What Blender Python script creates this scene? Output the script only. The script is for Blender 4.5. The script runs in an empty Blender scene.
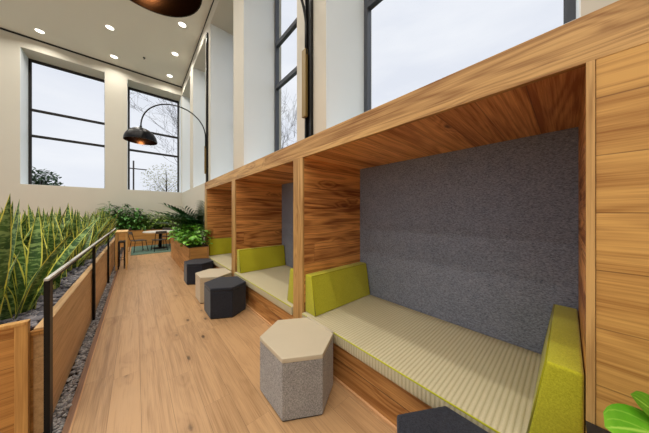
import bpy, bmesh, math, random
from mathutils import Vector, Matrix, Euler

S = bpy.context.scene
COL = S.collection
PI = math.pi
random.seed(11)

def lin(c):
    c = c / 255.0
    return c / 12.92 if c <= 0.04045 else ((c + 0.055) / 1.055) ** 2.4
def rgb(r, g, b):
    return (lin(r), lin(g), lin(b), 1.0)

# ------------------------------------------------------------------ node helpers
class NT:
    def __init__(self, name):
        self.m = bpy.data.materials.new(name)
        self.m.use_nodes = True
        self.t = self.m.node_tree
        self.t.nodes.clear()
        self.out = self.t.nodes.new('ShaderNodeOutputMaterial')
    def n(self, typ, **kw):
        nd = self.t.nodes.new(typ)
        for k, v in kw.items():
            setattr(nd, k, v)
        return nd
    def l(self, a, b):
        self.t.links.new(a, b)
    def val(self, sock, v):
        if hasattr(v, 'is_linked'):
            self.l(v, sock)
        else:
            sock.default_value = v
    def math(self, op, a, b=None, c=None, clamp=False):
        nd = self.n('ShaderNodeMath', operation=op, use_clamp=clamp)
        self.val(nd.inputs[0], a)
        if b is not None: self.val(nd.inputs[1], b)
        if c is not None: self.val(nd.inputs[2], c)
        return nd.outputs[0]
    def mix(self, f, a, b, blend='MIX'):
        nd = self.n('ShaderNodeMix', data_type='RGBA', blend_type=blend)
        self.val(nd.inputs[0], f); self.val(nd.inputs[6], a); self.val(nd.inputs[7], b)
        return nd.outputs[2]
    def comb(self, x, y, z):
        nd = self.n('ShaderNodeCombineXYZ')
        for i, v in enumerate((x, y, z)): self.val(nd.inputs[i], v)
        return nd.outputs[0]
    def obj(self):
        tc = self.n('ShaderNodeTexCoord')
        return tc.outputs['Object']
    def sep(self, v):
        nd = self.n('ShaderNodeSeparateXYZ'); self.l(v, nd.inputs[0])
        return nd.outputs
    def noise(self, vec, scale, detail=3.0, rough=0.55, dist=0.0):
        nd = self.n('ShaderNodeTexNoise')
        if vec is not None: self.l(vec, nd.inputs['Vector'])
        nd.inputs['Scale'].default_value = scale
        nd.inputs['Detail'].default_value = detail
        nd.inputs['Roughness'].default_value = rough
        nd.inputs['Distortion'].default_value = dist
        return nd.outputs['Fac']
    def scale(self, v, s):
        nd = self.n('ShaderNodeVectorMath', operation='MULTIPLY')
        self.l(v, nd.inputs[0]); nd.inputs[1].default_value = s
        return nd.outputs[0]
    def ramp(self, f, stops):
        nd = self.n('ShaderNodeValToRGB')
        self.l(f, nd.inputs[0])
        e = nd.color_ramp.elements
        while len(e) < len(stops): e.new(0.5)
        for i, (p, c) in enumerate(stops):
            e[i].position = p; e[i].color = c
        return nd.outputs[0]
    def smooth(self, x, lo, hi):
        nd = self.n('ShaderNodeMapRange', interpolation_type='SMOOTHSTEP')
        self.val(nd.inputs['Value'], x)
        nd.inputs['From Min'].default_value = lo; nd.inputs['From Max'].default_value = hi
        return nd.outputs['Result']
    def bsdf(self, color, rough=0.5, metal=0.0, spec=0.5, bump=None, bstr=0.2, bdist=0.002, **kw):
        p = self.n('ShaderNodeBsdfPrincipled')
        self.val(p.inputs['Base Color'], color)
        self.val(p.inputs['Roughness'], rough)
        p.inputs['Metallic'].default_value = metal
        p.inputs['Specular IOR Level'].default_value = spec
        for k, v in kw.items():
            self.val(p.inputs[k.replace('_', ' ')], v)
        if bump is not None:
            b = self.n('ShaderNodeBump')
            b.inputs['Strength'].default_value = bstr
            b.inputs['Distance'].default_value = bdist
            self.l(bump, b.inputs['Height']); self.l(b.outputs[0], p.inputs['Normal'])
        self.l(p.outputs[0], self.out.inputs[0])
        return self.m

def wood(name, light, dark, grain='Y', across='Z', width=0.2, length=2.2, rough=0.45, off=0.0, var=0.35,
         knots=0.6, seam=0.0035, seamdark=0.45, contrast=1.0, spec=0.4, fine=1.0):
    t = NT(name)
    s = dict(zip('XYZ', t.sep(t.obj())))
    g, a = s[grain], s[across]
    o = s[[k for k in 'XYZ' if k not in (grain, across)][0]]
    pa = t.math('ADD', t.math('DIVIDE', a, width), off)
    idx = t.math('FLOOR', pa)
    wn = t.n('ShaderNodeTexWhiteNoise', noise_dimensions='1D'); t.l(idx, wn.inputs['W'])
    r1 = wn.outputs['Value']
    g2 = t.math('ADD', t.math('DIVIDE', g, length), t.math('MULTIPLY', r1, 7.31))
    idx2 = t.math('FLOOR', g2)
    wn2 = t.n('ShaderNodeTexWhiteNoise', noise_dimensions='2D'); t.l(t.comb(idx, idx2, 0.0), wn2.inputs['Vector'])
    r2 = wn2.outputs['Value']
    V = t.comb(t.math('ADD', g, t.math('MULTIPLY', r2, 37.0)),
               t.math('ADD', a, t.math('MULTIPLY', r1, 11.0)),
               t.math('ADD', o, t.math('MULTIPLY', r2, 5.0)))
    # knots
    vo = t.n('ShaderNodeTexVoronoi'); t.l(t.scale(V, (1.7, 4.2, 4.2)), vo.inputs['Vector']); vo.inputs['Scale'].default_value = 1.0
    kd = t.math('ADD', vo.outputs['Distance'], t.math('MULTIPLY', t.noise(t.scale(V, (30, 60, 60)), 1.0, 2), 0.05))
    ks = t.sep(vo.outputs['Color'])[0]
    kon = t.math('GREATER_THAN', ks, 1.0 - knots * 0.6)
    knot = t.math('MULTIPLY', t.math('SUBTRACT', 1.0, t.smooth(kd, 0.05, 0.14)), kon)
    halo = t.math('MULTIPLY', t.math('SUBTRACT', 1.0, t.smooth(kd, 0.05, 0.42)), kon)
    # growth rings
    n1 = t.noise(t.scale(V, (0.32, 4.2, 4.2)), 1.0, 2.0, 0.45, 0.2)
    n1 = t.math('ADD', n1, t.math('MULTIPLY', halo, 0.13))
    ring = t.math('SINE', t.math('MULTIPLY', n1, 85.0))
    ring = t.math('MULTIPLY_ADD', ring, 0.5, 0.5)
    ring = t.math('POWER', ring, 1.6)
    fin = t.noise(t.scale(V, (2.5, 120.0, 120.0)), 1.0, 4.0, 0.65)
    big = t.noise(t.scale(V, (0.7, 11.0, 11.0)), 1.0, 4.0, 0.6, 0.5)
    f = t.math('ADD', t.math('MULTIPLY', ring, 0.26 * contrast),
               t.math('MULTIPLY', t.math('SUBTRACT', fin, 0.5), 1.5 * fine))
    f = t.math('ADD', f, t.math('MULTIPLY', t.math('SUBTRACT', big, 0.40), 1.5 * contrast))
    f = t.math('ADD', f, t.math('MULTIPLY', t.math('SUBTRACT', r2, 0.5), var), clamp=True)
    c = t.mix(f, light, dark)
    dk = tuple(x * 0.25 for x in dark[:3]) + (1,)
    c = t.mix(t.math('MULTIPLY', halo, 0.25), c, dark)
    c = t.mix(t.math('MULTIPLY', knot, 0.85), c, dk)
    fr = t.math('FRACT', pa)
    ed = t.math('MINIMUM', fr, t.math('SUBTRACT', 1.0, fr))
    fr2 = t.math('FRACT', g2)
    ed2 = t.math('MINIMUM', fr2, t.math('SUBTRACT', 1.0, fr2))
    sm = t.math('MINIMUM', t.smooth(ed, 0.0, seam / width), t.smooth(ed2, 0.0, seam * 0.6 / length))
    c = t.mix(t.math('MULTIPLY', t.math('SUBTRACT', 1.0, sm), seamdark * 1.4, clamp=True), c, dk)
    h = t.math('ADD', t.math('MULTIPLY', fin, 0.25), sm)
    return t.bsdf(c, t.math('ADD', t.math('MULTIPLY', f, 0.12), rough), spec=spec, bump=h, bstr=0.35, bdist=0.0015)

def plain(name, col, rough=0.5, metal=0.0, spec=0.5, nscale=0, namt=0.1, bscale=0, bstr=0.1, **kw):
    t = NT(name)
    v = t.obj()
    c = col
    if nscale:
        dk = tuple(x * (1 - namt) for x in col[:3]) + (1,)
        lt = tuple(min(1, x * (1 + namt)) for x in col[:3]) + (1,)
        c = t.mix(t.noise(v, nscale, 5.0, 0.6), dk, lt)
    b = t.noise(v, bscale, 3.0) if bscale else None
    return t.bsdf(c, rough, metal, spec, bump=b, bstr=bstr, **kw)

def fabric(name, c1, c2, scale=160, rough=0.95, stretch=(1, 1, 1), bstr=0.5, sheen=0.2, blotch=0.4):
    t = NT(name)
    v = t.obj()
    a = t.noise(t.scale(v, stretch), scale, 4.0, 0.75)
    b = t.noise(v, 6.0, 3.0)
    f = t.math('ADD', t.math('MULTIPLY', t.math('SUBTRACT', a, 0.5), 2.6), t.math('MULTIPLY_ADD', b, blotch, 0.5 - blotch * 0.5), clamp=True)
    c = t.mix(f, c1, c2)
    return t.bsdf(c, rough, spec=0.15, bump=a, bstr=bstr, bdist=0.003, Sheen_Weight=sheen)

def ribbed(name, c1, c2, axis='Y', period=0.034):
    t = NT(name)
    v = t.obj()
    s = dict(zip('XYZ', t.sep(v)))
    w = t.math('MULTIPLY_ADD', t.math('SINE', t.math('MULTIPLY', s[axis], 2 * PI / period)), 0.5, 0.5)
    w2 = t.math('POWER', w, 0.45)
    n = t.noise(v, 170, 3.0, 0.7)
    f = t.math('ADD', t.math('MULTIPLY', w2, 0.75), t.math('MULTIPLY', t.math('SUBTRACT', n, 0.4), 0.9), clamp=True)
    c = t.mix(f, c1, c2)
    h = t.math('ADD', w2, t.math('MULTIPLY', n, 0.3))
    return t.bsdf(c, 0.95, spec=0.15, bump=h, bstr=0.8, bdist=0.004)

def leafmat(name, c1, c2, edge=None, vein=None, band=None, rough=0.4):
    t = NT(name)
    uv = t.n('ShaderNodeTexCoord').outputs['UV']
    u, v, _ = t.sep(uv)
    o = t.obj()
    n = t.noise(o, 9.0, 3.0)
    c = t.mix(t.smooth(n, 0.35, 0.65), c1, c2)
    if band:
        vb = t.comb(t.math('MULTIPLY', u, 1.3), t.math('MULTIPLY', v, 42.0), t.math('MULTIPLY', n, 4.0))
        bn = t.noise(vb, 1.0, 3.0, 0.6, 0.8)
        c = t.mix(t.smooth(bn, 0.45, 0.62), c, band)
    isl = t.n('ShaderNodeNewGeometry').outputs['Random Per Island']
    c = t.mix(t.math('MULTIPLY', t.math('POWER', isl, 1.5), 0.55), c, tuple(x * 0.35 for x in c1[:3]) + (1,))  # random darker leaves, standing in for shadow between them
    d = t.math('ABSOLUTE', t.math('SUBTRACT', u, 0.5))
    if vein:
        mid = t.math('SUBTRACT', 1.0, t.smooth(d, 0.0, 0.05))
        q = t.math('SINE', t.math('MULTIPLY', t.math('SUBTRACT', v, t.math('MULTIPLY', d, 0.5)), 60.0))
        ve = t.math('MULTIPLY', t.smooth(q, 0.8, 1.0), 0.35)
        c = t.mix(t.math('MAXIMUM', mid, ve), c, vein)
    if edge:
        wob = t.math('MULTIPLY', t.math('SUBTRACT', t.noise(o, 14.0, 2.0), 0.5), 0.14)
        e = t.smooth(t.math('ADD', d, wob), 0.395, 0.425)
        c = t.mix(e, c, edge)
    p = t.bsdf(c, rough, spec=0.45)
    return p

# ------------------------------------------------------------------ mesh builder
class MB:
    def __init__(self):
        self.v = []; self.f = []; self.uv = []; self.sm = []
    def add(self, vs, fs, uvs=None, smooth=False):
        b = len(self.v)
        self.v += [Vector(p) for p in vs]
        for k, f in enumerate(fs):
            self.f.append([b + i for i in f])
            self.uv.append([uvs[i] for i in f] if uvs else [(0, 0)] * len(f))
            self.sm.append(smooth)
    def box(self, x0, x1, y0, y1, z0, z1, bev=0.0, seg=2):
        bm = bmesh.new()
        r = bmesh.ops.create_cube(bm, size=1.0)
        for v in bm.verts:
            v.co = Vector(((x0 + x1) / 2 + v.co.x * (x1 - x0), (y0 + y1) / 2 + v.co.y * (y1 - y0), (z0 + z1) / 2 + v.co.z * (z1 - z0)))
        if bev:
            bmesh.ops.bevel(bm, geom=list(bm.edges), offset=bev, segments=seg, profile=0.6, affect='EDGES')
        self.frombm(bm, smooth=bev > 0.008)
        return self
    def frombm(self, bm, smooth=False, mat=None):
        bm.verts.index_update()
        vs = [(mat @ v.co if mat else v.co.copy()) for v in bm.verts]
        fs = [[v.index for v in f.verts] for f in bm.faces]
        self.add(vs, fs, None, smooth)
        bm.free()
        return self
    def prism(self, pts, z0, z1, bev=0.0, seg=2, only_top=False):
        """vertical prism from xy outline"""
        bm = bmesh.new()
        lo = [bm.verts.new((x, y, z0)) for x, y in pts]
        hi = [bm.verts.new((x, y, z1)) for x, y in pts]
        n = len(pts)
        bm.faces.new(hi); bm.faces.new(lo[::-1])
        for i in range(n):
            bm.faces.new((lo[i], lo[(i + 1) % n], hi[(i + 1) % n], hi[i]))
        bmesh.ops.recalc_face_normals(bm, faces=bm.faces)
        if bev:
            ed = [e for e in bm.edges if not (e.verts[0].co.z == z0 and e.verts[1].co.z == z0)]
            bmesh.ops.bevel(bm, geom=ed, offset=bev, segments=seg, profile=0.6, affect='EDGES')
        self.frombm(bm, smooth=False)
        return self
    def prism_x(self, pts, x0, x1, bev=0.0, seg=3):
        """prism along x from (y,z) outline"""
        bm = bmesh.new()
        lo = [bm.verts.new((x0, y, z)) for y, z in pts]
        hi = [bm.verts.new((x1, y, z)) for y, z in pts]
        n = len(pts)
        bm.faces.new(hi); bm.faces.new(lo[::-1])
        for i in range(n):
            bm.faces.new((lo[i], lo[(i + 1) % n], hi[(i + 1) % n], hi[i]))
        bmesh.ops.recalc_face_normals(bm, faces=bm.faces)
        if bev:
            bmesh.ops.bevel(bm, geom=list(bm.edges), offset=bev, segments=seg, profile=0.6, affect='EDGES')
        self.frombm(bm, smooth=True)
        return self
    def tube(self, pts, rad, sides=8, cap=True, smooth=True):
        pts = [Vector(p) for p in pts]
        rads = rad if isinstance(rad, (list, tuple)) else [rad] * len(pts)
        vs, fs = [], []
        up = Vector((0, 0, 1))
        prev = None
        for i, p in enumerate(pts):
            d = (pts[min(i + 1, len(pts) - 1)] - pts[max(i - 1, 0)]).normalized()
            if prev is None:
                a = d.cross(up if abs(d.z) < 0.95 else Vector((1, 0, 0))).normalized()
            else:
                a = (prev - d * prev.dot(d))
                a = a.normalized() if a.length > 1e-6 else d.orthogonal().normalized()
            prev = a
            b = d.cross(a)
            for k in range(sides):
                w = 2 * PI * k / sides
                vs.append(p + (a * math.cos(w) + b * math.sin(w)) * rads[i])
        for i in range(len(pts) - 1):
            for k in range(sides):
                k2 = (k + 1) % sides
                fs.append([i * sides + k, i * sides + k2, (i + 1) * sides + k2, (i + 1) * sides + k])
        if cap:
            fs.append(list(range(sides))[::-1])
            fs.append([(len(pts) - 1) * sides + k for k in range(sides)])
        self.add(vs, fs, None, smooth)
        return self
    def lathe(self, prof, c, sides=40, smooth=True):
        vs, fs = [], []
        for r, z in prof:
            for k in range(sides):
                w = 2 * PI * k / sides
                vs.append((c[0] + r * math.cos(w), c[1] + r * math.sin(w), c[2] + z))
        for i in range(len(prof) - 1):
            for k in range(sides):
                k2 = (k + 1) % sides
                fs.append([i * sides + k, i * sides + k2, (i + 1) * sides + k2, (i + 1) * sides + k])
        self.add(vs, fs, None, smooth)
        return self
    def rock(self, c, r, rng):
        g = (1 + 5 ** 0.5) / 2
        vs = []
        rot = Euler((rng.random() * 6, rng.random() * 6, rng.random() * 6)).to_matrix()
        sc = Vector((1 + rng.random() * .6, 0.8 + rng.random() * .4, 0.55 + rng.random() * .3)) * r / 1.9
        for p in ((-1, g, 0), (1, g, 0), (-1, -g, 0), (1, -g, 0), (0, -1, g), (0, 1, g), (0, -1, -g), (0, 1, -g), (g, 0, -1), (g, 0, 1), (-g, 0, -1), (-g, 0, 1)):
            q = rot @ Vector(p)
            q = Vector((q.x * sc.x, q.y * sc.y, q.z * sc.z)) * (0.85 + rng.random() * .3)
            vs.append(Vector(c) + q)
        fs = [(0, 11, 5), (0, 5, 1), (0, 1, 7), (0, 7, 10), (0, 10, 11), (1, 5, 9), (5, 11, 4), (11, 10, 2), (10, 7, 6), (7, 1, 8),
              (3, 9, 4), (3, 4, 2), (3, 2, 6), (3, 6, 8), (3, 8, 9), (4, 9, 5), (2, 4, 11), (6, 2, 10), (8, 6, 7), (9, 8, 1)]
        self.add(vs, fs, None, True)
    def leaf(self, base, az, el, length, width, droop=0.6, shape='ovate', fold=0.25, segs=6, twist=0.0, roll=0.0):
        """a leaf blade with uv (u across, v along in metres)"""
        d = Vector((math.cos(az) * math.cos(el), math.sin(az) * math.cos(el), math.sin(el)))
        p = Vector(base)
        side0 = Vector((-math.sin(az), math.cos(az), 0))
        vs, uvs, fs = [], [], []
        e = el
        for i in range(segs + 1):
            s = i / segs
            if shape == 'ovate':
                w = width * (math.sin(PI * min(1, s ** 0.72)) ** 0.8) * (1.0 if s < .98 else 0.0)
            elif shape == 'heart':
                w = width * max(0.0, (1 - s) ** 0.62 * (0.62 + 1.5 * s) if s > 0 else 0.30)
                w = min(w, width)
            elif shape == 'sword':
                w = width * (0.50 + 1.35 * s - 0.95 * s * s) * (1 - max(0, (s - 0.45) / 0.55) ** 1.6)
            else:
                w = width * math.sin(PI * (0.06 + 0.94 * s))
            w = max(w, 0.0006)
            dd = Vector((math.cos(az) * math.cos(e), math.sin(az) * math.cos(e), math.sin(e)))
            nrm = side0.cross(dd)
            tw = roll + twist * s
            sd = side0 * math.cos(tw) + nrm * math.sin(tw)
            nn = dd.cross(sd) * -1
            hw = w * 0.5
            up = nn * (-1)
            vs += [p + sd * hw + up * hw * fold, p + sd * hw * .5 + up * hw * fold * .35, p,
                   p - sd * hw * .5 + up * hw * fold * .35, p - sd * hw + up * hw * fold]
            uvs += [(0, s * length), (.25, s * length), (.5, s * length), (.75, s * length), (1, s * length)]
            p = p + dd * (length / segs)
            e -= droop / segs
        for i in range(segs):
            for k in range(4):
                fs.append([i * 5 + k, i * 5 + k + 1, (i + 1) * 5 + k + 1, (i + 1) * 5 + k])
        self.add(vs, fs, uvs, True)
        return self
    def build(self, name, mat, parent=None):
        me = bpy.data.meshes.new(name)
        off = Vector(parent['_base']) if parent is not None and '_base' in parent else Vector((0, 0, 0))
        if parent is not None:
            off = Vector(BASE.get(parent.name, (0, 0, 0)))
        me.from_pydata([tuple(v - off) for v in self.v], [], self.f)
        me.polygons.foreach_set('use_smooth', self.sm)
        uvl = me.uv_layers.new(name='UVMap')
        flat = []
        for u in self.uv:
            for a, b in u: flat += [a, b]
        uvl.data.foreach_set('uv', flat)
        bm = bmesh.new(); bm.from_mesh(me)
        if len(bm.verts) < 4000 and not any(len(set(map(tuple, u))) > 1 for u in self.uv[:1]):
            bmesh.ops.recalc_face_normals(bm, faces=bm.faces)
            bm.to_mesh(me)
        bm.free()
        me.materials.append(mat)
        o = bpy.data.objects.new(name, me)
        COL.objects.link(o)
        if parent is not None:
            o.parent = parent
            BASE[o.name] = tuple(off)
        return o

BASE = {}
def tag(o, label=None, cat=None, group=None, kind=None):
    if label: o['label'] = label
    if cat: o['category'] = cat
    if group: o['group'] = group
    if kind: o['kind'] = kind
    return o
def thing(name, loc, label, cat, group=None):
    o = bpy.data.objects.new(name, None)
    o.empty_display_size = 0.1
    COL.objects.link(o)
    o.location = loc
    BASE[o.name] = tuple(loc)
    return tag(o, label, cat, group)
def copy_thing(o, loc, label=None, rotz=0.0, group=None):
    c = o.copy(); COL.objects.link(c); c.location = loc; c.rotation_euler = (0, 0, rotz)
    if label: c['label'] = label
    if group: c['group'] = group
    BASE[c.name] = tuple(loc)
    for ch in list(o.children):
        d = ch.copy(); COL.objects.link(d); d.parent = c
        for g in list(ch.children):
            e = g.copy(); COL.objects.link(e); e.parent = d
    return c
def struct(name, mb, mat):
    o = mb.build(name, mat); o['kind'] = 'structure'; return o

# ------------------------------------------------------------------ materials
OAK_L, OAK_D = rgb(208, 166, 104), rgb(132, 86, 38)
RED_L, RED_D = rgb(228, 160, 90), rgb(128, 70, 28)
M = {}
M['floor'] = wood('floor_planks', rgb(192, 154, 112), rgb(124, 88, 54), 'Y', 'X', 0.19, 1.6, rough=0.36, off=0.84, var=0.30, knots=0.9, seam=0.002, seamdark=0.5, contrast=0.6, fine=0.9)
M['beam'] = wood('oak_beam', OAK_L, OAK_D, 'Y', 'Z', 0.6, 4.0, off=0.3, var=0.25, knots=0.9, seam=0.001, contrast=1.45)
M['part'] = wood('oak_partition', RED_L, RED_D, 'X', 'Z', 0.215, 300.0, off=0.45, var=0.9, knots=1.0, contrast=1.6)
M['ceilp'] = wood('oak_soffit', rgb(240, 176, 112), rgb(150, 88, 44), 'X', 'Y', 0.207, 300.0, off=0.84, var=1.4, knots=0.5, seam=0.005)
M['trim_v'] = wood('oak_edge', OAK_L, OAK_D, 'Z', 'X', 0.8, 4.0, off=0.3, var=0.3, knots=0.4, seam=0.001)
M['panel'] = wood('oak_panel', rgb(214, 166, 92), rgb(150, 98, 40), 'Y', 'Z', 0.23, 300.0, off=0.261, var=0.5, knots=0.6, contrast=1.25)
M['base'] = wood('oak_base', rgb(206, 152, 90), rgb(140, 88, 40), 'Y', 'Z', 0.19, 300.0, off=0.0, var=0.5, knots=0.9, contrast=1.5)
M['plant_y'] = wood('planter_oak', rgb(216, 178, 128), rgb(166, 122, 78), 'Y', 'Z', 0.6, 2.2, off=0.1, var=0.2, knots=0.2, contrast=0.8, seamdark=0.3)
M['plant_x'] = wood('planter_oak_end', rgb(206, 152, 84), rgb(150, 98, 46), 'X', 'Z', 0.19, 3.0, off=0.2, var=0.35, knots=0.3)
M['plant_z'] = wood('planter_oak_post', rgb(216, 168, 100), rgb(164, 112, 56), 'Z', 'X', 0.5, 3.0, off=0.2, var=0.1, knots=0.0, contrast=1.1)
M['plant_box'] = wood('planter_oak_small', rgb(206, 154, 96), rgb(146, 96, 50), 'Y', 'Z', 0.2, 1.6, off=0.1, var=0.4, knots=0.4)
M['edge'] = wood('floor_edge', rgb(150, 112, 84), rgb(104, 74, 54), 'Y', 'X', 0.5, 2.4, off=0.9, var=0.1, knots=0.0, seam=0.001)
M['edgel'] = wood('floor_edge_light', rgb(214, 168, 122), rgb(180, 130, 86), 'Y', 'X', 0.5, 2.4, off=0.9, var=0.1, knots=0.0, seam=0.001)
M['tablew'] = wood('bar_table_oak', rgb(232, 192, 128), rgb(196, 150, 88), 'Z', 'X', 0.5, 3.0, var=0.1, knots=0.0)
M['wall'] = plain('painted_plaster', rgb(201, 197, 184), 0.75, spec=0.25, nscale=1.6, namt=0.03, bscale=120, bstr=0.04)
M['reveal'] = plain('daylit_reveal', rgb(226, 232, 234), 0.5, spec=0.4)  # window light put into the reveal colour, paler than the wall
M['ceil'] = plain('painted_ceiling', rgb(222, 220, 207), 0.85, spec=0.2)
M['black'] = plain('black_metal', rgb(15, 15, 16), 0.45, spec=0.3)
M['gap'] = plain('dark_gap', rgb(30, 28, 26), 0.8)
M['frame'] = plain('window_frame', rgb(66, 70, 78), 0.4, spec=0.5)
M['fab'] = fabric('charcoal_felt', rgb(72, 78, 92), rgb(160, 165, 180), 180, stretch=(1, 0.35, 1.0), bstr=0.6, blotch=0.25)
M['lime'] = fabric('lime_wool', rgb(158, 156, 28), rgb(200, 196, 52), 170)
M['limepipe'] = fabric('lime_piping', rgb(128, 126, 12), rgb(160, 156, 24), 300)
M['pad'] = ribbed('beige_rib', rgb(172, 162, 128), rgb(204, 195, 164), 'Y', 0.027)
M['padpipe'] = fabric('pad_piping', rgb(170, 172, 30), rgb(200, 200, 50), 300)
M['tweed'] = fabric('grey_tweed', rgb(104, 102, 102), rgb(184, 181, 178), 110)
M['tan'] = plain('tan_leather', rgb(198, 187, 164), 0.5, spec=0.4, nscale=8, namt=0.04, bscale=300, bstr=0.06)
M['beigew'] = fabric('beige_weave', rgb(176, 158, 130), rgb(214, 198, 170), 90, stretch=(1, 1, 4))
M['char'] = fabric('charcoal_wool', rgb(22, 24, 32), rgb(54, 57, 68), 130)
M['pipe_dark'] = plain('dark_seam', rgb(40, 38, 30), 0.8)
M['rail_top'] = plain('rail_cap_steel', rgb(196, 196, 190), 0.35)
M['brass'] = plain('brass_plate', rgb(128, 106, 56), 0.45, metal=0.3)
M['shade_out'] = plain('gloss_black_shade', rgb(8, 8, 11), 0.3, spec=0.2)
M['shade_in'] = plain('shade_lining', rgb(38, 24, 18), 0.2, metal=0.9)
M['soil'] = plain('dark_soil', rgb(52, 46, 42), 0.95, nscale=20, namt=0.5)
M['liner'] = plain('black_liner', rgb(28, 27, 30), 0.5)
M['white'] = plain('white_top', rgb(226, 222, 214), 0.35)
M['seatw'] = plain('chair_seat', rgb(70, 60, 54), 0.5)
M['rug'] = fabric('green_rug', rgb(52, 88, 78), rgb(92, 128, 112), 40)
M['trimring'] = plain('white_ring', rgb(240, 238, 230), 0.5)
M['bark'] = plain('bark', rgb(74, 66, 64), 0.9, nscale=6, namt=0.3)
M['ground'] = plain('outside_ground', rgb(120, 126, 104), 0.95, nscale=0.5, namt=0.2)
M['stem'] = plain('green_stem', rgb(88, 128, 50), 0.5)
M['snake'] = leafmat('snake_leaf', rgb(44, 80, 38), rgb(78, 120, 54), edge=rgb(230, 228, 100), band=rgb(152, 184, 112), rough=0.36)
M['pothos'] = leafmat('pothos_leaf', rgb(84, 160, 40), rgb(140, 204, 66), vein=rgb(150, 196, 88))
M['bigleaf'] = leafmat('big_leaf', rgb(92, 172, 30), rgb(128, 200, 50), vein=rgb(158, 206, 84), rough=0.32)
M['shrub'] = leafmat('shrub_leaf', rgb(46, 98, 40), rgb(92, 150, 62), vein=rgb(96, 144, 70))
M['shrub2'] = leafmat('shrub_leaf_light', rgb(100, 142, 46), rgb(156, 184, 74), vein=rgb(150, 176, 88))
M['palm'] = leafmat('palm_leaf', rgb(30, 76, 40), rgb(58, 116, 54), vein=rgb(80, 126, 60))
M['spring'] = leafmat('spring_leaf', rgb(176, 178, 112), rgb(204, 202, 150))
M['conifer'] = leafmat('evergreen_leaf', rgb(70, 98, 72), rgb(112, 138, 104))

def gravelmat(name, a, b, c):
    t = NT(name)
    g = t.n('ShaderNodeNewGeometry')
    r = g.outputs['Random Per Island']
    col = t.ramp(r, [(0.0, a), (0.5, b), (1.0, c)])
    return t.bsdf(col, 0.75, spec=0.4)
M['gravel'] = gravelmat('slate_chips', rgb(58, 58, 68), rgb(104, 102, 110), rgb(160, 156, 160))
M['gravel2'] = gravelmat('grey_gravel', rgb(100, 98, 100), rgb(146, 144, 146), rgb(196, 192, 190))

t = NT('window_glass')
tr = t.n('ShaderNodeBsdfTransparent'); tr.inputs[0].default_value = (0.96, 0.97, 0.97, 1)
gl = t.n('ShaderNodeBsdfGlossy'); gl.inputs['Roughness'].default_value = 0.25
mx = t.n('ShaderNodeMixShader')
fr = t.n('ShaderNodeFresnel'); fr.inputs[0].default_value = 1.35
t.l(t.math('MULTIPLY', fr.outputs[0], 0.008), mx.inputs[0]); t.l(tr.outputs[0], mx.inputs[1]); t.l(gl.outputs[0], mx.inputs[2])
t.l(mx.outputs[0], t.out.inputs[0]); M['glass'] = t.m
def emis(name, col, s):
    t = NT(name); e = t.n('ShaderNodeEmission'); e.inputs[0].default_value = col; e.inputs[1].default_value = s
    t.l(e.outputs[0], t.out.inputs[0]); return t.m
M['lens'] = emis('downlight_lens', (1.0, 0.93, 0.80, 1), 6.0)
M['bulb'] = emis('warm_bulb', (1.0, 0.62, 0.25, 1), 14.0)

# ------------------------------------------------------------------ camera
H = 1.55
cam = bpy.data.cameras.new('camera')
co = bpy.data.objects.new('camera', cam); COL.objects.link(co)
co.location = (0, 0, H)
YAW = math.radians(41.35)
co.rotation_euler = (PI / 2, 0, -YAW)
cam.sensor_width = 36.0
cam.lens = 214.2 / 649 * 36.0
cam.shift_y = -3.5 / 649
cam.clip_start = 0.02
cam.clip_end = 300
S.camera = co

# ------------------------------------------------------------------ world: bright overcast sky
w = bpy.data.worlds.new('World'); S.world = w; w.use_nodes = True
nt = w.node_tree; nt.nodes.clear()
wo = nt.nodes.new('ShaderNodeOutputWorld'); bg = nt.nodes.new('ShaderNodeBackground')
tc = nt.nodes.new('ShaderNodeTexCoord')
mp = nt.nodes.new('ShaderNodeMapping'); mp.inputs['Scale'].default_value = (1, 1, 4.0)
nz = nt.nodes.new('ShaderNodeTexNoise'); nz.inputs['Scale'].default_value = 2.2; nz.inputs['Detail'].default_value = 5
rp = nt.nodes.new('ShaderNodeValToRGB')
rp.color_ramp.elements[0].position = 0.35; rp.color_ramp.elements[0].color = (0.79, 0.815, 0.905, 1)
rp.color_ramp.elements[1].position = 0.65; rp.color_ramp.elements[1].color = (0.91, 0.92, 0.975, 1)
nt.links.new(tc.outputs['Generated'], mp.inputs[0]); nt.links.new(mp.outputs[0], nz.inputs['Vector'])
nt.links.new(nz.outputs['Fac'], rp.inputs[0]); nt.links.new(rp.outputs[0], bg.inputs[0])
bg.inputs[1].default_value = 1.0
nt.links.new(bg.outputs[0], wo.inputs[0])

# ------------------------------------------------------------------ room
XL, YB, YF, ZC = -7.0, -5.0, 14.24, 8.60
XC, XG, XE = 1.93, 2.74, 2.95
SILL, HEAD = 2.68, 8.10
BOOTH = (-2.0, 6.46)
struct('floor', MB().box(-0.345, 2.42, YB, YF, -0.1, 0.0), M['floor'])
struct('floor_left', MB().box(XL, -0.50, YB, YF, -0.1, 0.0), M['floor'])
struct('floor_channel', MB().box(-0.50, -0.395, YB, YF, -0.1, -0.022), M['soil'])
struct('trim_1', MB().box(-0.395, -0.356, YB, YF, -0.1, 0.0), M['edge'])
struct('trim_2', MB().box(-0.356, -0.345, YB, YF, -0.1, 0.003), M['edgel'])
struct('ceiling', MB().box(XL, XE, YB, 15.3, ZC, ZC + 0.2), M['ceil'])

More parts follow.
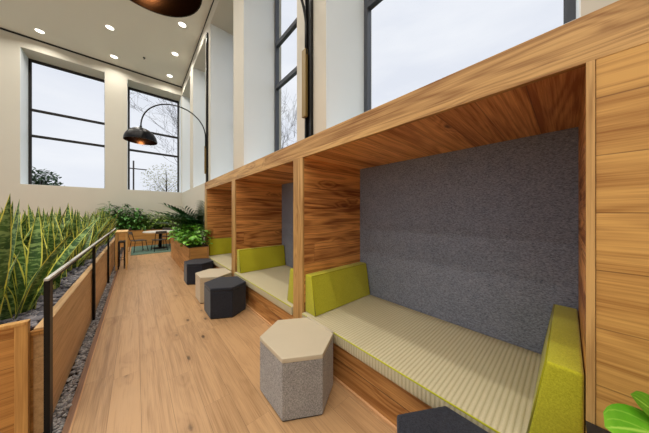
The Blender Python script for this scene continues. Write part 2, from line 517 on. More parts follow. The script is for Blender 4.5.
cols = [(-3.75, -3.05), (-0.75, -0.05), (2.165, 2.86), (5.12, 5.83), (8.165, 8.86), (11.165, 11.86)]
mb = MB()
for a, b in cols:
    mb.box(XC, XE, a, b, SILL, HEAD)
mb.box(XC, XE, YB, YF, HEAD, ZC)
mb.box(XC, XE, YB, YF, 2.375, SILL)
mb.box(XC, XE, BOOTH[1], YF, 0, 2.375)
mb.box(XC, XE, YB, BOOTH[0], 0, 2.375)
mb.box(2.42, XE, BOOTH[0], BOOTH[1], 0, 2.375)
struct('wall_right', mb, M['wall'])
# reveal linings, window daylight painted on as a paler, cooler colour
mb = MB()
bays = [(YB, -3.75), (-3.05, -0.75), (-0.05, 2.165), (2.86, 5.12), (5.83, 8.165), (8.86, 11.165), (11.86, YF)]
for a, b in bays:
    mb.box(XC + 0.004, XG, a, a + 0.006, SILL, HEAD)
    mb.box(XC + 0.004, XG, b - 0.006, b, SILL, HEAD)
    mb.box(XC + 0.004, XG, a, b, SILL, SILL + 0.006)
struct('trim_3', mb, M['reveal'])
BARS = (4.845, 5.95)
wi = 1
def window_y(a, b):
    """window in the right wall between y=a and y=b"""
    global wi
    f = MB()
    fw = 0.075
    f.box(XG, XG + 0.1, a, a + fw, SILL, HEAD); f.box(XG, XG + 0.1, b - fw, b, SILL, HEAD)
    f.box(XG, XG + 0.1, a + fw, b - fw, SILL, SILL + fw); f.box(XG, XG + 0.1, a + fw, b - fw, HEAD - fw, HEAD)
    for z in BARS:
        f.box(XG + 0.005, XG + 0.09, a + fw, b - fw, z - 0.05, z + 0.05)
    o = struct('window_%d' % wi, f, M['frame']); wi += 1
    MB().box(XG + 0.045, XG + 0.055, a + fw, b - fw, SILL + fw, HEAD - fw).build('pane', M['glass'], o)
for a, b in bays:
    window_y(a, b)

# far wall
xw = [(-6.6, -4.18), (-3.424, -1.084), (-0.323, 1.90)]  # leftmost opening is out of view, added to let light in
YE, YG = 15.3, 15.07
mb = MB()
mb.box(XL, XC, YF, YE, 0, 2.69); mb.box(XL, XE, YF, YE, HEAD, ZC)
mb.box(XL, -6.6, YF, YE, 2.69, HEAD); mb.box(-4.18, -3.424, YF, YE, 2.69, HEAD)
mb.box(-1.084, -0.323, YF, YE, 2.69, HEAD); mb.box(1.90, XE, YF, YE, 2.69, HEAD)
mb.box(XC, XE, YF, YE, 0, 2.69)
struct('wall_far', mb, M['wall'])
mb = MB()
for a, b in xw:
    mb.box(a, a + 0.006, YF + 0.004, YG, 2.69, HEAD); mb.box(b - 0.006, b, YF + 0.004, YG, 2.69, HEAD)
    mb.box(a, b, YF + 0.004, YG, 2.69, 2.70)
struct('trim_4', mb, M['reveal'])  # far reveals, daylight painted into their colour too
for a, b in xw:
    f = MB(); fw = 0.08
    f.box(a, a + fw, YG, YG + 0.1, 2.69, HEAD); f.box(b - fw, b, YG, YG + 0.1, 2.69, HEAD)
    f.box(a + fw, b - fw, YG, YG + 0.1, HEAD - 0.1, HEAD); f.box(a + fw, b - fw, YG, YG + 0.1, 2.69, 2.72)
    for z in BARS:
        f.box(a + fw, b - fw, YG + .005, YG + 0.09, z - 0.05, z + 0.05)
    o = struct('window_%d' % wi, f, M['gap']); wi += 1
    MB().box(a + fw, b - fw, YG + 0.045, YG + 0.055, 2.72, HEAD - 0.1).build('pane', M['glass'], o)
# dark strips, painted shade for the gap where ceiling meets walls
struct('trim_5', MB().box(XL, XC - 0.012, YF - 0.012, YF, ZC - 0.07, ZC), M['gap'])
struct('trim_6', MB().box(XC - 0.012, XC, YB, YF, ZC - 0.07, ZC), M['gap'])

# unseen left wall, windows added to light the booth fronts; back wall solid
mb = MB()
ly = [(-4.8, -1.6), (-1.3, 1.9), (2.2, 5.4), (5.7, 8.9), (9.2, 12.4)]
mb.box(XL - 0.5, XL, YB, YE, 0, 0.9); mb.box(XL - 0.5, XL, YB, YE, 8.1, ZC)
prev = YB
for a, b in ly:
    mb.box(XL - 0.5, XL, prev, a, 0.9, 8.1); prev = b
mb.box(XL - 0.5, XL, prev, YE, 0.9, 8.1)
struct('wall_left', mb, M['wall'])
for a, b in ly:
    f = MB(); x = XL - 0.3
    f.box(x, x + .1, a, a + .08, .9, 8.1); f.box(x, x + .1, b - .08, b, .9, 8.1)
    for z in (0.94, 3.0, 4.85, 5.95, 8.06): f.box(x, x + .09, a + .08, b - .08, z - .04, z + .04)
    o = struct('window_%d' % wi, f, M['frame']); wi += 1
    MB().box(x + .045, x + .055, a + .08, b - .08, .98, 8.02).build('pane', M['glass'], o)
struct('wall_back', MB().box(XL - 0.5, XE, YB - 0.3, YB, 0, ZC), M['wall'])

# ------------------------------------------------------------------ booth with three alcoves
XF = 1.388
XB = 2.375
ZO, ZT = 2.167, 2.365
booth = thing('seating_booth', (XF, 3.0, 0), 'long oak built-in booth of three open alcoves under the tall side windows', 'booth')
MB().box(XF, XF + 0.03, BOOTH[0], BOOTH[1], ZO, ZT, 0.002).build('beam', M['beam'], booth)
parts = [(-0.25, -0.05), (1.94, 2.13), (4.10, 4.29), (6.26, 6.455)]
for i, (a, b) in enumerate(parts):
    p = MB().box(XF + 0.02, 2.41, a, b, 0, ZO).build('partition', M['part'], booth)
    if i == 0:
        MB().box(XF - 0.004, XF + 0.02, -0.073, b + 0.001, 0, ZO, 0.002).build('edge_trim', M['trim_v'], p)
    else:
        MB().box(XF - 0.003, XF + 0.02, a, b, 0, ZO, 0.002).build('edge_trim', M['trim_v'], p)
alc = [(-0.05, 1.94), (2.13, 4.10), (4.29, 6.26)]
for a, b in alc:
    MB().box(XF + 0.03, 2.41, a, b, ZO, ZT - 0.002).build('ceiling_panel', M['ceilp'], booth)
    tag(MB().box(XB, XB + 0.03, a, b, 0.30, ZO).build('back_panel', M['fab'], booth), 'charcoal heathered fabric back panel')
    MB().box(XF + 0.012, XF + 0.04, a, b, 0.0, 0.19, 0.003).build('base_board', M['base'], booth)
    MB().box(XF + 0.018, XF + 0.04, a, b, 0.19, 0.345, 0.003).build('base_board', M['base'], booth)
    MB().box(XF - 0.004, XF + 0.014, a, b, 0.0, 0.022, 0.004).build('toe_strip', M['edgel'], booth)
    MB().box(XF + 0.04, XB, a, b, 0.315, 0.345).build('seat_board', M['base'], booth)
MB().box(XF + 0.002, XF + 0.03, BOOTH[0], -0.075, 0, ZO).build('end_panel', M['panel'], booth)

padlab = ['beige ribbed bench pad in the nearest, widest looking alcove', 'beige ribbed bench pad in the middle alcove', 'beige ribbed bench pad in the farthest alcove']
for (a, b), lb in zip(alc, padlab):
    r = thing('seat_pad', (1.85, (a + b) / 2, 0.345), lb, 'bench pad', 'bench pads in the booth alcoves')
    MB().box(XF - 0.022, XB - 0.003, a + 0.004, b - 0.004, 0.346, 0.452, 0.016, 3).build('cushion', M['pad'], r)
    x = XF - 0.018
    MB().tube([(x, a + 0.02, 0.444), (x, b - 0.02, 0.444)], 0.0055, 8).build('piping', M['padpipe'], r)

def bolster(a, s, label):
    """a = y of the partition face, s = +1 leans towards +y"""
    z0, z1 = 0.453, 0.868
    r = thing('bolster_cushion', (1.9, a, z0), label, 'cushion', 'lime bolsters on the benches')
    bt, tt = 0.185, 0.118
    pts = [(a + s * 0.004, z0), (a + s * bt, z0), (a + s * tt, z1), (a + s * 0.004, z1)]
    MB().prism_x(pts, 1.415, XB - 0.012, 0.014, 3).build('cover', M['lime'], r)
    e = 0.004
    q = [(1.42, a + s * (bt - e + .001), z0 + .012), (1.42, a + s * (tt + .0), z1 - .006), (XB - .018, a + s * (tt + .0), z1 - .006), (XB - .018, a + s * (bt - e), z0 + .012)]
    tb = MB().tube(q, 0.0045, 6)
    tb.build('piping', M['limepipe'], r)
    return r
bolster(-0.05, 1, 'lime green bolster at the near right end of the nearest bench, beside the plank panel')
bolster(1.94, -1, 'large lime green bolster on the nearest bench, leaning on its far partition')
bolster(2.13, 1, 'lime bolster peeking out behind the near partition of the middle bench')
bolster(4.10, -1, 'lime green bolster on the middle bench, leaning on its far partition')
bolster(6.26, -1, 'lime green bolster in the farthest alcove, next to the leafy planter')

# ------------------------------------------------------------------ hexagonal stools
HEX = [(-.26, .19), (0, .345), (.26, .19), (.26, -.19), (0, -.345), (-.26, -.19)]
def hexs(cx, cy, k=1.0):
    return [(cx + x * k, cy + y * k) for x, y in HEX]
def stool(cx, cy, label, kind, zt=0.45):
    r = thing('hexagonal_stool', (cx, cy, 0), label, 'stool', 'hexagonal stools along the booth')
    MB().prism(hexs(cx, cy, 0.97), 0.0, 0.012).build('foot_plate', M['liner'], r)
    if kind == 'tan' or kind == 'beige':
        MB().prism(hexs(cx, cy), 0.012, zt - 0.038, 0.006).build('body', M['tweed'] if kind == 'tan' else M['beigew'], r)
        MB().prism(hexs(cx, cy, 1.006), zt - 0.038, zt, 0.008, 3).build('seat_top', M['tan'] if kind == 'tan' else M['tan'], r)
        if kind == 'tan':
            a, b = hexs(cx, cy, 0.985)[2], hexs(cx, cy, 0.985)[3]
            tb = MB().tube([(a[0], a[1], zt + .002), (b[0], b[1], zt + .002)], 0.011, 8)
            tb.build('raised_seam', M['tan'], r)
    else:
        MB().prism(hexs(cx, cy), 0.012, 0.400, 0.012, 3).build('body', M['char'], r)
        MB().prism(hexs(cx, cy, 1.003), 0.400, 0.450, 0.016, 3).build('seat_top', M['char'], r)
    return r
stool(1.07, 1.582, 'grey tweed hexagonal stool with smooth tan top, standing in front of the near bench', 'tan', 0.475)
stool(1.075, 0.275, 'charcoal hexagonal stool at the bottom edge of photo, only its top showing', 'char')
stool(1.07, 3.62, 'charcoal hexagonal stool in front of the middle bench', 'char')
stool(1.08, 4.335, 'beige woven hexagonal stool between two dark stools', 'beige')
stool(1.08, 5.60, 'farthest dark hexagonal stool, against the leafy oak planter', 'char')

# ------------------------------------------------------------------ arc lamps
def arc_lamp(yc, label, sx=0.11, R=0.395):
    r = thing('arc_lamp', (XC, yc, ZT), label, 'lamp', 'arc lamps on the window columns')
    MB().box(XC - 0.05, XC - 0.001, yc - 0.075, yc - 0.045, ZT + 0.012, 7.95, 0.002).box(XC - 0.05, XC - 0.001, yc + 0.045, yc + 0.075, ZT + 0.012, 7.95, 0.002)\
        .box(XC - 0.012, XC - 0.001, yc - 0.045, yc + 0.045, ZT + 0.012, 7.95).box(XC - 0.05, XC - 0.001, yc - 0.075, yc + 0.075, ZT + 0.004, ZT + 0.05, 0.002)\
        .build('wall_channel', M['black'], r)
    MB().box(XC - 0.10, XC - 0.055, yc - 0.015, yc + 0.078, 2.95, 3.93, 0.004).build('bracket_plate', M['brass'], r)
    # arc
    pts = [(XC - 0.077, yc, 3.85), (XC - 0.077, yc, 4.2)]
    ax, az = XC - 0.077, 4.2
    ex = sx
    cx = (ax + ex) / 2
    rx = (ax - ex) / 2
    for k in range(1, 33):
        w = PI * k / 32
        z0 = az + (4.15 - az) * (k / 32)
        pts.append((cx + rx * math.cos(w), yc, z0 + 0.90 * math.sin(w) ** 0.9))
    MB().tube(pts, 0.019, 10).build('arc_tube', M['black'], r)
    zb = 3.715
    prof_o, prof_i = [], []
    for k in range(17):
        a = (PI / 2) * k / 16
        prof_o.append((max(.03, R * math.sin(a)), 0.40 * math.cos(a)))
    sh = MB().lathe(prof_o, (ex, yc, zb), 48)
    sh.lathe([(0.03, 0.40), (0.03, 0.46), (0.02, 0.47)], (ex, yc, zb), 20)
    sh.lathe([(R, 0), (R - 0.012, 0.0)], (ex, yc, zb), 48)
    so = sh.build('lamp_shade', M['shade_out'], r)
    for k in range(17):
        a = (PI / 2) * k / 16
        prof_i.append((max(.002, (R - 0.012) * math.sin(a)), 0.385 * math.cos(a)))
    MB().lathe(prof_i, (ex, yc, zb), 48).build('lining', M['shade_in'], so)
    bm = bmesh.new(); bmesh.ops.create_uvsphere(bm, u_segments=16, v_segments=10, radius=0.055)
    MB().frombm(bm, True, Matrix.Translation((ex, yc, zb + 0.17))).build('bulb', M['bulb'], r)
    MB().tube([(ex, yc, zb + 0.22), (ex, yc, zb + 0.385)], 0.022, 10).build('socket', M['black'], r)
    L = bpy.data.lights.new('lamp_light', 'POINT'); L.energy = 13; L.color = (1, .58, .22); L.shadow_soft_size = 0.06
    lo = bpy.data.objects.new('lamp_light', L); COL.objects.link(lo); lo.location = (ex, yc, zb + 0.08)
arc_lamp(8.51, 'tall black arc lamp with a dome shade hanging before the far window')
arc_lamp(2.51, 'near arc lamp with black dome shade cut off by the top edge', 0.06, 0.45)

# ------------------------------------------------------------------ left planter with railing
PX0, PX1, PY0, PY1, PZ = -1.75, -0.48, 2.45, 11.2, 0.745
pl = thing('long_planter', (-1.1, 6.8, 0), 'long pale oak planter box full of snake plants on the left', 'planter')
MB().box(PX1 - 0.055, PX1, PY0, PY1, 0, PZ, 0.003).build('long_side', M['plant_y'], pl)
MB().box(PX0, PX0 + 0.055, PY0, PY1, 0, PZ, 0.003).build('long_side', M['plant_y'], pl)
MB().box(PX0 + 0.055, PX1 - 0.055, PY1 - 0.05, PY1, 0, PZ, 0.003).build('far_end', M['plant_x'], pl)
MB().box(PX0 + 0.055, PX1 - 0.055, PY0 + 0.005, PY0 + 0.055, 0, PZ - 0.03).build('near_end', M['plant_x'], pl)
MB().box(-0.545, PX1 + 0.004, PY0 - 0.012, PY0 + 0.02, PZ - 0.045, PZ - 0.012, 0.003).build('end_ledge', M['plant_x'], pl)
ef = MB().box(-1.75, -0.601, PY0 - 0.045, PY0 - 0.012, 0.765, 0.80, 0.003).build('end_frame', M['plant_x'], pl)
MB().box(-0.601, -0.545, PY0 - 0.05, PY0 - 0.006, 0, 0.815, 0.004).build('end_post', M['plant_z'], pl)
MB().box(-1.75, -0.601, PY0 - 0.03, PY0 - 0.004, 0, 0.765).build('end_boards', M['plant_x'], pl)
MB().box(-1.75, -0.545, PY0 - 0.055, PY0 - 0.002, 0.80, 0.822, 0.004).build('end_cap', M['plant_z'], pl)
MB().box(PX0 + 0.055, PX1 - 0.055, PY0 + 0.055, PY1 - 0.05, 0.60, 0.66).build('soil', M['soil'], pl)

rng = random.Random(5)
mb = MB()
def gz(x, y):
    return 0.672 + 0.045 * math.exp(-((x + 0.53) / 0.16) ** 2) + 0.012 * math.sin(y * 5.1 + x * 9)
n = 0
while n < 5200:
    y = PY0 + 0.08 + (PY1 - PY0 - 0.16) * rng.random() ** 1.5
    x = -0.55 - 1.1 * rng.random() ** 1.3
    if x < -0.28 * y - 0.1: continue
    mb.rock((x, y, gz(x, y) + rng.random() * 0.02), 0.013 + rng.random() * 0.014, rng); n += 1
g = mb.build('slate_chips', M['gravel'])
tag(g, 'dark slate chips covering the soil of the long planter', 'gravel', kind='stuff')
mb = MB()
for k in range(3000):
    y = 1.4 + 9.8 * rng.random() ** 1.4
    mb.rock((-0.44 + 0.078 * (rng.random() - 0.5), y, -0.014 + rng.random() * 0.012), 0.008 + rng.random() * 0.007, rng)
g = mb.build('floor_gravel', M['gravel2'])
tag(g, 'grey gravel filling the narrow floor channel below the railing', 'gravel', kind='stuff')

rl = thing('guard_railing', (-0.46, 5.6, -0.02), 'black metal guard rail with pale top bar along the snake plants', 'railing')
for y in (2.40, 4.57, 6.74, 8.91):
    MB().box(-0.474, -0.446, y - 0.036, y + 0.036, -0.02, 1.082, 0.002).build('post', M['black'], rl)
h = MB().box(-0.472, -0.448, 2.355, 8.95, 1.084, 1.10, 0.002).build('handrail', M['rail_top'], rl)
tag(h, 'pale steel handrail')
MB().box(-0.474, -0.446, 2.37, 8.94, 1.070, 1.084, 0.001).build('under_bar', M['black'], rl)

def snake_clump(x, y, z, nl, rng, hmin, hmax, wd=0.075):
    mb = MB()
    for k in range(nl):
        az = rng.random() * 2 * PI
        rr = rng.random() * 0.10
        bx, by = x + rr * math.cos(az), y + rr * math.sin(az)
        el = PI / 2 - 0.03 - 0.58 * rng.random() ** 1.3
        face = math.radians(rng.choice((-50, 130))) + (rng.random() - .5) * (2.2 if rng.random() < .8 else 6.2)
        hgt = hmin + (hmax - hmin) * rng.random() ** 1.5
        mb.leaf((bx, by, z), face, el, hgt, wd * (0.75 + 0.5 * rng.random()) * (0.7 + 0.3 * hgt), droop=(rng.random() - .45) * 0.7, shape='sword', fold=0.30, segs=10,
                twist=(rng.random() - .5) * 1.3, roll=(rng.random() - .5) * 0.9)
    return mb.build('snake_plant', M['snake'])
rng = random.Random(21)
yy = 2.66
row = 0
first = True
while yy < 11.0:
    for xi, x0 in enumerate((-0.74, -1.08, -1.42)):
        x = x0 + rng.uniform(-.05, .05) + (0.0 if row % 2 else -0.08)
        y = yy + rng.uniform(-.06, .06)
        if x < -0.285 * y - 0.12: continue
        o = snake_clump(x, y, 0.655, 17 if yy < 5 else 13, rng, 0.26, 1.08 if yy > 3 else 1.05, 0.098 if yy < 4 else .10)
        if first:
            tag(o, 'nearest snake plant at the left edge, broad yellow-edged leaves behind the planter end', 'plant', 'snake plants in the long planter'); first = False
        else:
            tag(o, 'yellow-edged snake plant in the crowded long planter, farther back than the nearest clump', 'plant', 'snake plants in the long planter')
    yy += 0.34
    row += 1

# ------------------------------------------------------------------ other planters
def planter(name, x0, x1, y0, y1, z, label, ends='X', mat='plant_box'):
    p = thing(name, ((x0 + x1) / 2, (y0 + y1) / 2, 0), label, 'planter')
    MB().box(x0, x0 + .04, y0, y1, 0, z, .003).build('long_side', M[mat], p)
    MB().box(x1 - .04, x1, y0, y1, 0, z, .003).build('long_side', M[mat], p)
    MB().box(x0 + .04, x1 - .04, y0, y0 + .04, 0, z, .003).build('end_side', M['plant_x'], p)
    MB().box(x0 + .04, x1 - .04, y1 - .04, y1, 0, z, .003).build('end_side', M['plant_x'], p)
    r = 0.035
    MB().box(x0 - .002, x0 + r, y0 - .002, y1 + .002, z, z + .012).box(x1 - r, x1 + .002, y0 - .002, y1 + .002, z, z + .012)\
        .box(x0 + r, x1 - r, y0 - .002, y0 + r, z, z + .012).box(x0 + r, x1 - r, y1 - r, y1 + .002, z, z + .012).build('rim', M['liner'], p)
    MB().box(x0 + .04, x1 - .04, y0 + .04, y1 - .04, z - .15, z - .06).build('soil', M['soil'], p)
    return p
planter('oak_planter', 0.938, 1.372, 5.955, 9.35, 0.715, 'oak planter box with black rim and trailing bright leaves past the last alcove')
planter('oak_planter', -1.15, 1.55, 13.28, 13.95, 0.745, 'long oak planter box along the far wall behind the table', mat='plant_x')
planter('oak_planter', 0.94, 1.378, -1.8, -0.05, 0.69, 'planter with black rim at the bottom right corner of photo')

def leafy(name, x, y, z, rng, n, spread, height, ll, mat, shape='heart', wfac=0.75, el0=(0.1, 1.1)):
    mb = MB(); st = MB()
    for k in range(n):
        az = rng.random() * 2 * PI
        rr = spread * math.sqrt(rng.random())
        hz = height * (0.25 + 0.75 * rng.random()) * (1 - 0.45 * (rr / spread) ** 2)
        tip = Vector((x + rr * math.cos(az), y + rr * math.sin(az), z + hz))
        base = Vector((x + rr * .25 * math.cos(az), y + rr * .25 * math.sin(az), z))
        midp = (base + tip) / 2 + Vector((0, 0, hz * .18))
        st.tube([base, midp, tip], 0.004, 4, False)
        L = ll * (0.7 + 0.6 * rng.random())
        mb.leaf(tip, az + rng.uniform(-.7, .7), rng.uniform(-.5, .6), L, L * wfac, droop=rng.uniform(.3, 1.1), shape=shape, fold=0.22, segs=6)
    o = mb.build(name, M[mat])
    BASE[o.name] = (0, 0, 0)
    st.build('stem', M['stem'], o)
    return o
rng = random.Random(3)
for k, y in enumerate((6.22, 6.85, 7.5, 8.15, 8.8)):
    o = leafy('pothos_plant', 1.155 + rng.uniform(-.03, .03), y, 0.65, rng, 140, 0.31, 0.62, 0.115, 'pothos')
    if k == 0:
        tag(o, 'bright green pothos at the near end of planter by the farthest alcove', 'plant', 'pothos in the oak planter')
    else:
        tag(o, 'bright green pothos farther back in planter by the farthest alcove', 'plant', 'pothos in the oak planter')
# palm behind the planter
def palm(x, y, z, rng, n, L):
    mb = MB(); st = MB()
    for k in range(n):
        az = math.radians(225) + (k / n - .5) * 2.2 + rng.uniform(-.2, .2)
        el = rng.uniform(1.05, 1.52)
        p = Vector((x, y, z)); e = el; pts = [p.copy()]
        ln = L * rng.uniform(.75, 1.1)
        for i in range(14):
            d = Vector((math.cos(az) * math.cos(e), math.sin(az) * math.cos(e), math.sin(e)))
            p = p + d * ln / 14; pts.append(p.copy()); e -= 0.9 / 14
            if i > 3:
                f = 1 - abs((i - 8) / 9) ** 2
                for s in (-1, 1):
                    mb.leaf(p, az + s * 0.95, e + 0.15, 0.26 * f + .08, 0.042, droop=0.8, shape='lance', fold=.3, segs=4)
        st.tube(pts, [0.008 * (1 - .7 * i / 14) for i in range(15)], 5)
    o = mb.build('palm_plant', M['palm'])
    BASE[o.name] = (0, 0, 0)
    st.build('frond_stem', M['stem'], o)
    return o
planter('palm_pot', 1.40, 1.78, 7.4, 7.8, 0.50, 'small box of the palm between planter and side wall')
tag(palm(1.52, 7.6, 0.50, random.Random(8), 40, 1.5), 'tall dark green palm rising behind the pothos at booth end', 'plant')
# far planter shrubs
rng = random.Random(14)
slots = [(-0.9, 'shrub', 0.36, 1.35), (-0.45, 'shrub', 0.36, 1.35), (-0.02, 'shrub', .34, 1.25), (0.42, 'shrub2', .32, .95), (0.85, 'shrub2', .32, .90), (1.25, 'shrub2', .32, .95)]
for k, (x, m, sp, hh) in enumerate(slots):
    if m == 'shrub':
        o = leafy('leafy_shrub', x, 13.6, 0.68, rng, 170, sp, hh, 0.24, m, 'ovate', .42)
        tag(o, 'taller dark green broad-leaved shrub in the far planter, behind the left chair', 'plant', 'shrubs in the far planter')
    else:
        o = leafy('leafy_shrub', x, 13.6, 0.68, rng, 190, sp, hh, 0.17, m, 'ovate', .40)
        tag(o, 'lower yellow-green shrub in the far planter, behind the white table', 'plant', 'shrubs in the far planter')

# big leaves in the bottom right corner
bl = MB(); st = MB()
for (bx, by, bz, az, el, L, W, dr, ro) in [
        (1.205, -0.195, 0.87, 2.35, 0.25, 0.17, 0.135, 0.3, 0.75),
        (1.26, -0.22, 0.875, 2.3, 0.78, 0.155, 0.085, 0.2, 1.0),
        (1.17, -0.22, 0.82, 2.9, 0.25, 0.15, 0.125, 0.5, 0.5),
        (1.28, -0.30, 0.88, 1.5, 0.6, 0.13, 0.10, 0.7, 0.0),
        (1.10, -0.30, 0.76, 3.4, 0.3, 0.15, 0.12, 0.9, 0.0),
        (1.22, -0.36, 0.88, 5.0, 0.6, 0.15, 0.11, 0.7, 0.0),
        (1.30, -0.42, 0.84, 0.2, 0.5, 0.12, 0.09, 0.7, 0.0)]:
    st.tube([(1.2, -0.28, 0.63), ((1.2 + bx) / 2, (-0.28 + by) / 2, (0.67 + bz) / 2 + .02), (bx, by, bz)], 0.004, 6, False)
    bl.leaf((bx, by, bz), az, el, L, W, droop=dr, shape='heart', fold=0.18, segs=9, roll=ro)
o = bl.build('broad_leaf_plant', M['bigleaf']); BASE[o.name] = (0, 0, 0)
st.build('stem', M['stem'], o)
tag(o, 'glossy broad-leaved plant at the bottom right corner, before the plank panel', 'plant')

# ------------------------------------------------------------------ bar table, stool, dining set
bt = thing('bar_table', (-0.31, 8.4, 0), 'narrow tall light oak bar table at the end of railing', 'table')
MB().box(-0.425, -0.17, 7.95, 8.80, 1.02, 1.045, .003).build('table_top', M['tablew'], bt)
MB().box(-0.415, -0.18, 7.97, 8.78, 0.985, 1.02, .002).build('apron', M['tablew'], bt)
for x in (-0.40, -0.195):
    for y in (8.0, 8.75):
        MB().box(x - .017, x + .017, y - .017, y + .017, 0, 0.985, .002).build('leg', M['tablew'], bt)
bs = thing('bar_stool', (-0.30, 8.35, 0), 'black metal bar stool tucked under the narrow oak bar table', 'stool')
MB().box(-0.37, -0.235, 8.15, 8.6, 0.72, 0.75, .008).build('seat', M['black'], bs)
for x in (-0.36, -0.245):
    for y in (8.17, 8.58):
        MB().tube([(x, y, 0), (x, y, 0.72)], 0.013, 8).build('leg', M['black'], bs)
MB().tube([(-0.36, 8.17, .25), (-0.245, 8.17, .25), (-0.245, 8.58, .25), (-0.36, 8.58, .25), (-0.36, 8.17, .25)], .009, 6).build('foot_rail', M['black'], bs)

o = MB().box(-0.15, 1.50, 10.5, 13.22, 0.0, 0.012, .003).build('area_rug', M['rug'])
tag(o, 'dark green rug under the table and chairs at far end', 'rug')
dt = thing('dining_table', (0.80, 11.85, 0.012), 'white topped pedestal table on the green rug', 'table')
MB().prism([(0.80 + 0.60 * math.cos(2 * PI * k / 32), 11.85 + 0.6 * math.sin(2 * PI * k / 32)) for k in range(32)], 0.715, 0.755, 0.006).build('table_top', M['white'], dt)
MB().tube([(0.80, 11.85, .04), (0.80, 11.85, .715)], 0.055, 14).build('pedestal', M['black'], dt)
MB().lathe([(0.0, 0.05), (0.08, 0.05), (0.28, 0.02), (0.28, 0.0), (0, 0)], (0.80, 11.85, .012), 28).build('foot', M['black'], dt)
def chair(x, y, rot, label):
    c = thing('dining_chair', (0, 0, 0), label, 'chair', 'chairs around the far table')
    MB().box(-.21, .21, -.21, .21, .43, .455, .010).build('seat', M['seatw'], c)
    b = MB()
    b.tube([(-.20, -.19, .445), (-.25, -.19, .62), (-.27, -.17, .80)], .012, 7).tube([(-.20, .19, .445), (-.25, .19, .62), (-.27, .17, .80)], .012, 7)
    b.build('back_post', M['black'], c)
    MB().prism_x([(-.18, .70), (.18, .70), (.18, .81), (-.18, .81)], -.28, -.258, .006).build('back_rest', M['seatw'], c)
    for sx in (-1, 1):
        for sy in (-1, 1):
            MB().tube([(sx * .17, sy * .17, .43), (sx * .23, sy * .22, 0)], .012, 7).build('leg', M['black'], c)
    c.location = (x, y, 0.0125); c.rotation_euler = (0, 0, rot)
    return c
chair(0.08, 11.35, 0.35, 'black framed chair left of the white table')
chair(0.72, 11.10, 1.75, 'black framed chair before the white table, back towards the camera')
chair(1.05, 12.62, -1.9, 'black framed chair behind the white table')

# ------------------------------------------------------------------ ceiling fittings
dl = {}
names = {(-2.80, 13.52): 'recessed downlight at the left, above the first far window',
         (-0.745, 13.52): 'recessed downlight close to the far wall, between the two far windows',
         (1.30, 13.52): 'recessed downlight nearest the far right corner of ceiling',
         (-0.745, 11.5): 'recessed downlight in the second row, left of the dark dome shade',
         (1.30, 11.5): 'recessed downlight in the second row, next to the side wall',
         (1.30, 9.53): 'recessed downlight just under the edge of the near dome shade'}
proto = None
for (x, y), lb in names.items():
    if proto is None:
        proto = thing('downlight', (x, y, ZC), lb, 'ceiling light', 'recessed ceiling downlights')
        MB().lathe([(0.15, -0.001), (0.15, -0.010), (0.115, -0.014), (0.110, -0.004)], (x, y, ZC), 32).build('trim_ring', M['trimring'], proto)
        MB().lathe([(0.110, -0.004), (0.0, -0.004)], (x, y, ZC), 32).build('lens', M['lens'], proto)
    else:
        copy_thing(proto, (x, y, ZC), lb)
for ix in range(4):
    for iy in range(10):
        y = 13.52 - 2.0 * iy; x = (-4.85 if y > 8 else -6.1) + 2.05 * ix
        L = bpy.data.lights.new('downlight_lamp', 'AREA'); L.shape = 'DISK'; L.size = 0.2  # beyond the six visible fittings these are unseen lamps added for fill
        L.energy = 26; L.color = (1.0, 0.945, 0.86); L.spread = math.radians(150)
        lo = bpy.data.objects.new('downlight_lamp', L); COL.objects.link(lo); lo.location = (x, y, ZC - 0.02)
sp = thing('sprinkler_head', (0.28, 12.7, ZC), 'tiny dark sprinkler head on the ceiling', 'sprinkler')
MB().lathe([(0.05, 0), (0.05, -0.012), (0.015, -0.02), (0.015, -0.06), (0.03, -0.065), (0.0, -0.07)], (0.28, 12.7, ZC), 16).build('body', M['gap'], sp)

# ------------------------------------------------------------------ outside
struct('ground', MB().box(-80, 80, 15.4, 120, -0.3, -0.1).box(3.1, 80, -60, 15.4, -0.3, -0.1), M['ground'])
def bare_tree(x, y, h, rng, label, lean=(0, 0), depth=6, r0=0.22, group=None):
    mb = MB()
    def grow(p, d, L, r, k):
        pts = [p.copy()]; rr = [r]
        q = p.copy(); dd = d.copy()
        for i in range(4):
            dd = (dd + Vector((rng.uniform(-.22, .22), rng.uniform(-.22, .22), rng.uniform(-.12, .18)))).normalized()
            q = q + dd * L / 4; pts.append(q.copy()); rr.append(r * (1 - .4 * (i + 1) / 4))
        mb.tube(pts, rr, 5 if k > 3 else 4, False)
        if k == 0: return
        nb = 3 if k > 1 else 4
        for b in range(nb):
            i = rng.choice((2, 3, 4)) if b else 4
            ax = Vector((rng.uniform(-1, 1), rng.uniform(-1, 1), rng.uniform(-.4, .8)))
            nd = (dd * 0.9 + ax * 0.85 + Vector((lean[0], lean[1], 0)) * .25).normalized()
            grow(pts[i], nd, L * rng.uniform(.62, .82), max(rr[i] * .58, .006), k - 1)
    grow(Vector((x, y, -0.1)), Vector((lean[0] * .2, lean[1] * .2, 1)).normalized(), h * .34, r0, depth)
    o = mb.build('bare_tree', M['bark'])
    return tag(o, label, 'tree', group)
bare_tree(7.6, 27.0, 17.0, random.Random(4), 'bare branching tree outside the far right window', (-0.7, 0.05), 6, 0.16)
bare_tree(9.0, 17.8, 12.5, random.Random(9), 'bare twiggy tree outside the side windows', (-0.1, 0.0), 6, 0.16)
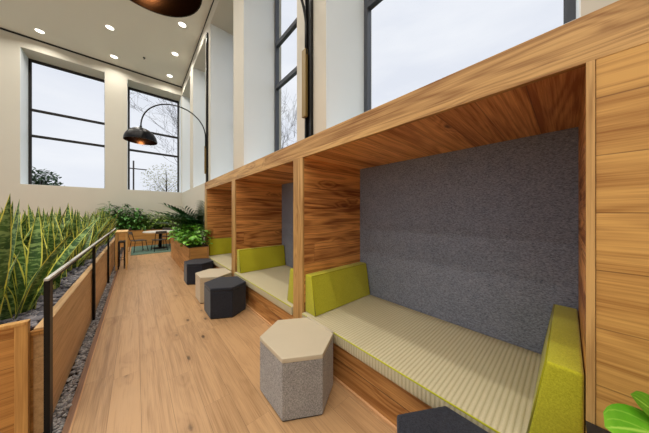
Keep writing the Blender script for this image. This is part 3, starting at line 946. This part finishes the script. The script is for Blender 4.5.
def crown_tree(name, x, y, z0, rx, h, rng, n, leaf, mat, label, trunk=0.12):
    mb = MB()
    for k in range(n):
        a = rng.random() * 2 * PI; u = rng.uniform(-1, 1); rr = rng.random() ** .4
        p = (x + rx * rr * math.sqrt(1 - u * u) * math.cos(a), y + rx * rr * math.sqrt(1 - u * u) * math.sin(a), z0 + h / 2 + h / 2 * rr * u)
        mb.leaf(p, rng.random() * 6.3, rng.uniform(-.8, .9), leaf, leaf * .5, shape='ovate', segs=2, droop=.3)
    st = MB()
    st.tube([(x, y, -.1), (x + .05, y, z0), (x, y, z0 + h * .8)], [trunk, trunk * .8, trunk * .2], 6)
    for k in range(14):
        a = rng.random() * 6.28
        b = Vector((x, y, z0 + h * rng.uniform(0, .5)))
        st.tube([b, b + Vector((rx * .8 * math.cos(a), rx * .8 * math.sin(a), h * .3))], [trunk * .2, .006], 4, False)
    o = mb.build(name, M[mat]); BASE[o.name] = (0, 0, 0)
    st.build('trunk', M['bark'], o)
    return tag(o, label, 'tree')
crown_tree('budding_tree', 2.3, 27.0, 2.6, 2.1, 4.0, random.Random(2), 1300, 0.18, 'spring', 'pale yellow-green budding tree low in the far right window')
crown_tree('evergreen_tree', -4.40, 21.5, 1.4, 0.9, 2.9, random.Random(6), 1400, 0.28, 'conifer', 'dark evergreen treetop in the lower left corner of far left window')
up = thing('utility_pole', (-0.2, 31.0, -0.1), 'thin utility pole outside the far right window', 'pole')
MB().tube([(-0.2, 31, -.1), (-0.2, 31, 7.2)], 0.07, 8).build('mast', M['bark'], up)
MB().box(-0.9, 0.9, 30.95, 31.05, 6.3, 6.4).build('cross_arm', M['bark'], up)

# ------------------------------------------------------------------ render look
vs = S.view_settings
vs.view_transform = 'Standard'; vs.look = 'None'; vs.gamma = 1.0; vs.exposure = 0.08
vs.use_curve_mapping = False
S.cycles.max_bounces = 10
S.cycles.diffuse_bounces = 6
S.cycles.transparent_max_bounces = 12
S.cycles.sample_clamp_indirect = 6.0
for o in bpy.data.objects:
    if '_base' in o: del o['_base']
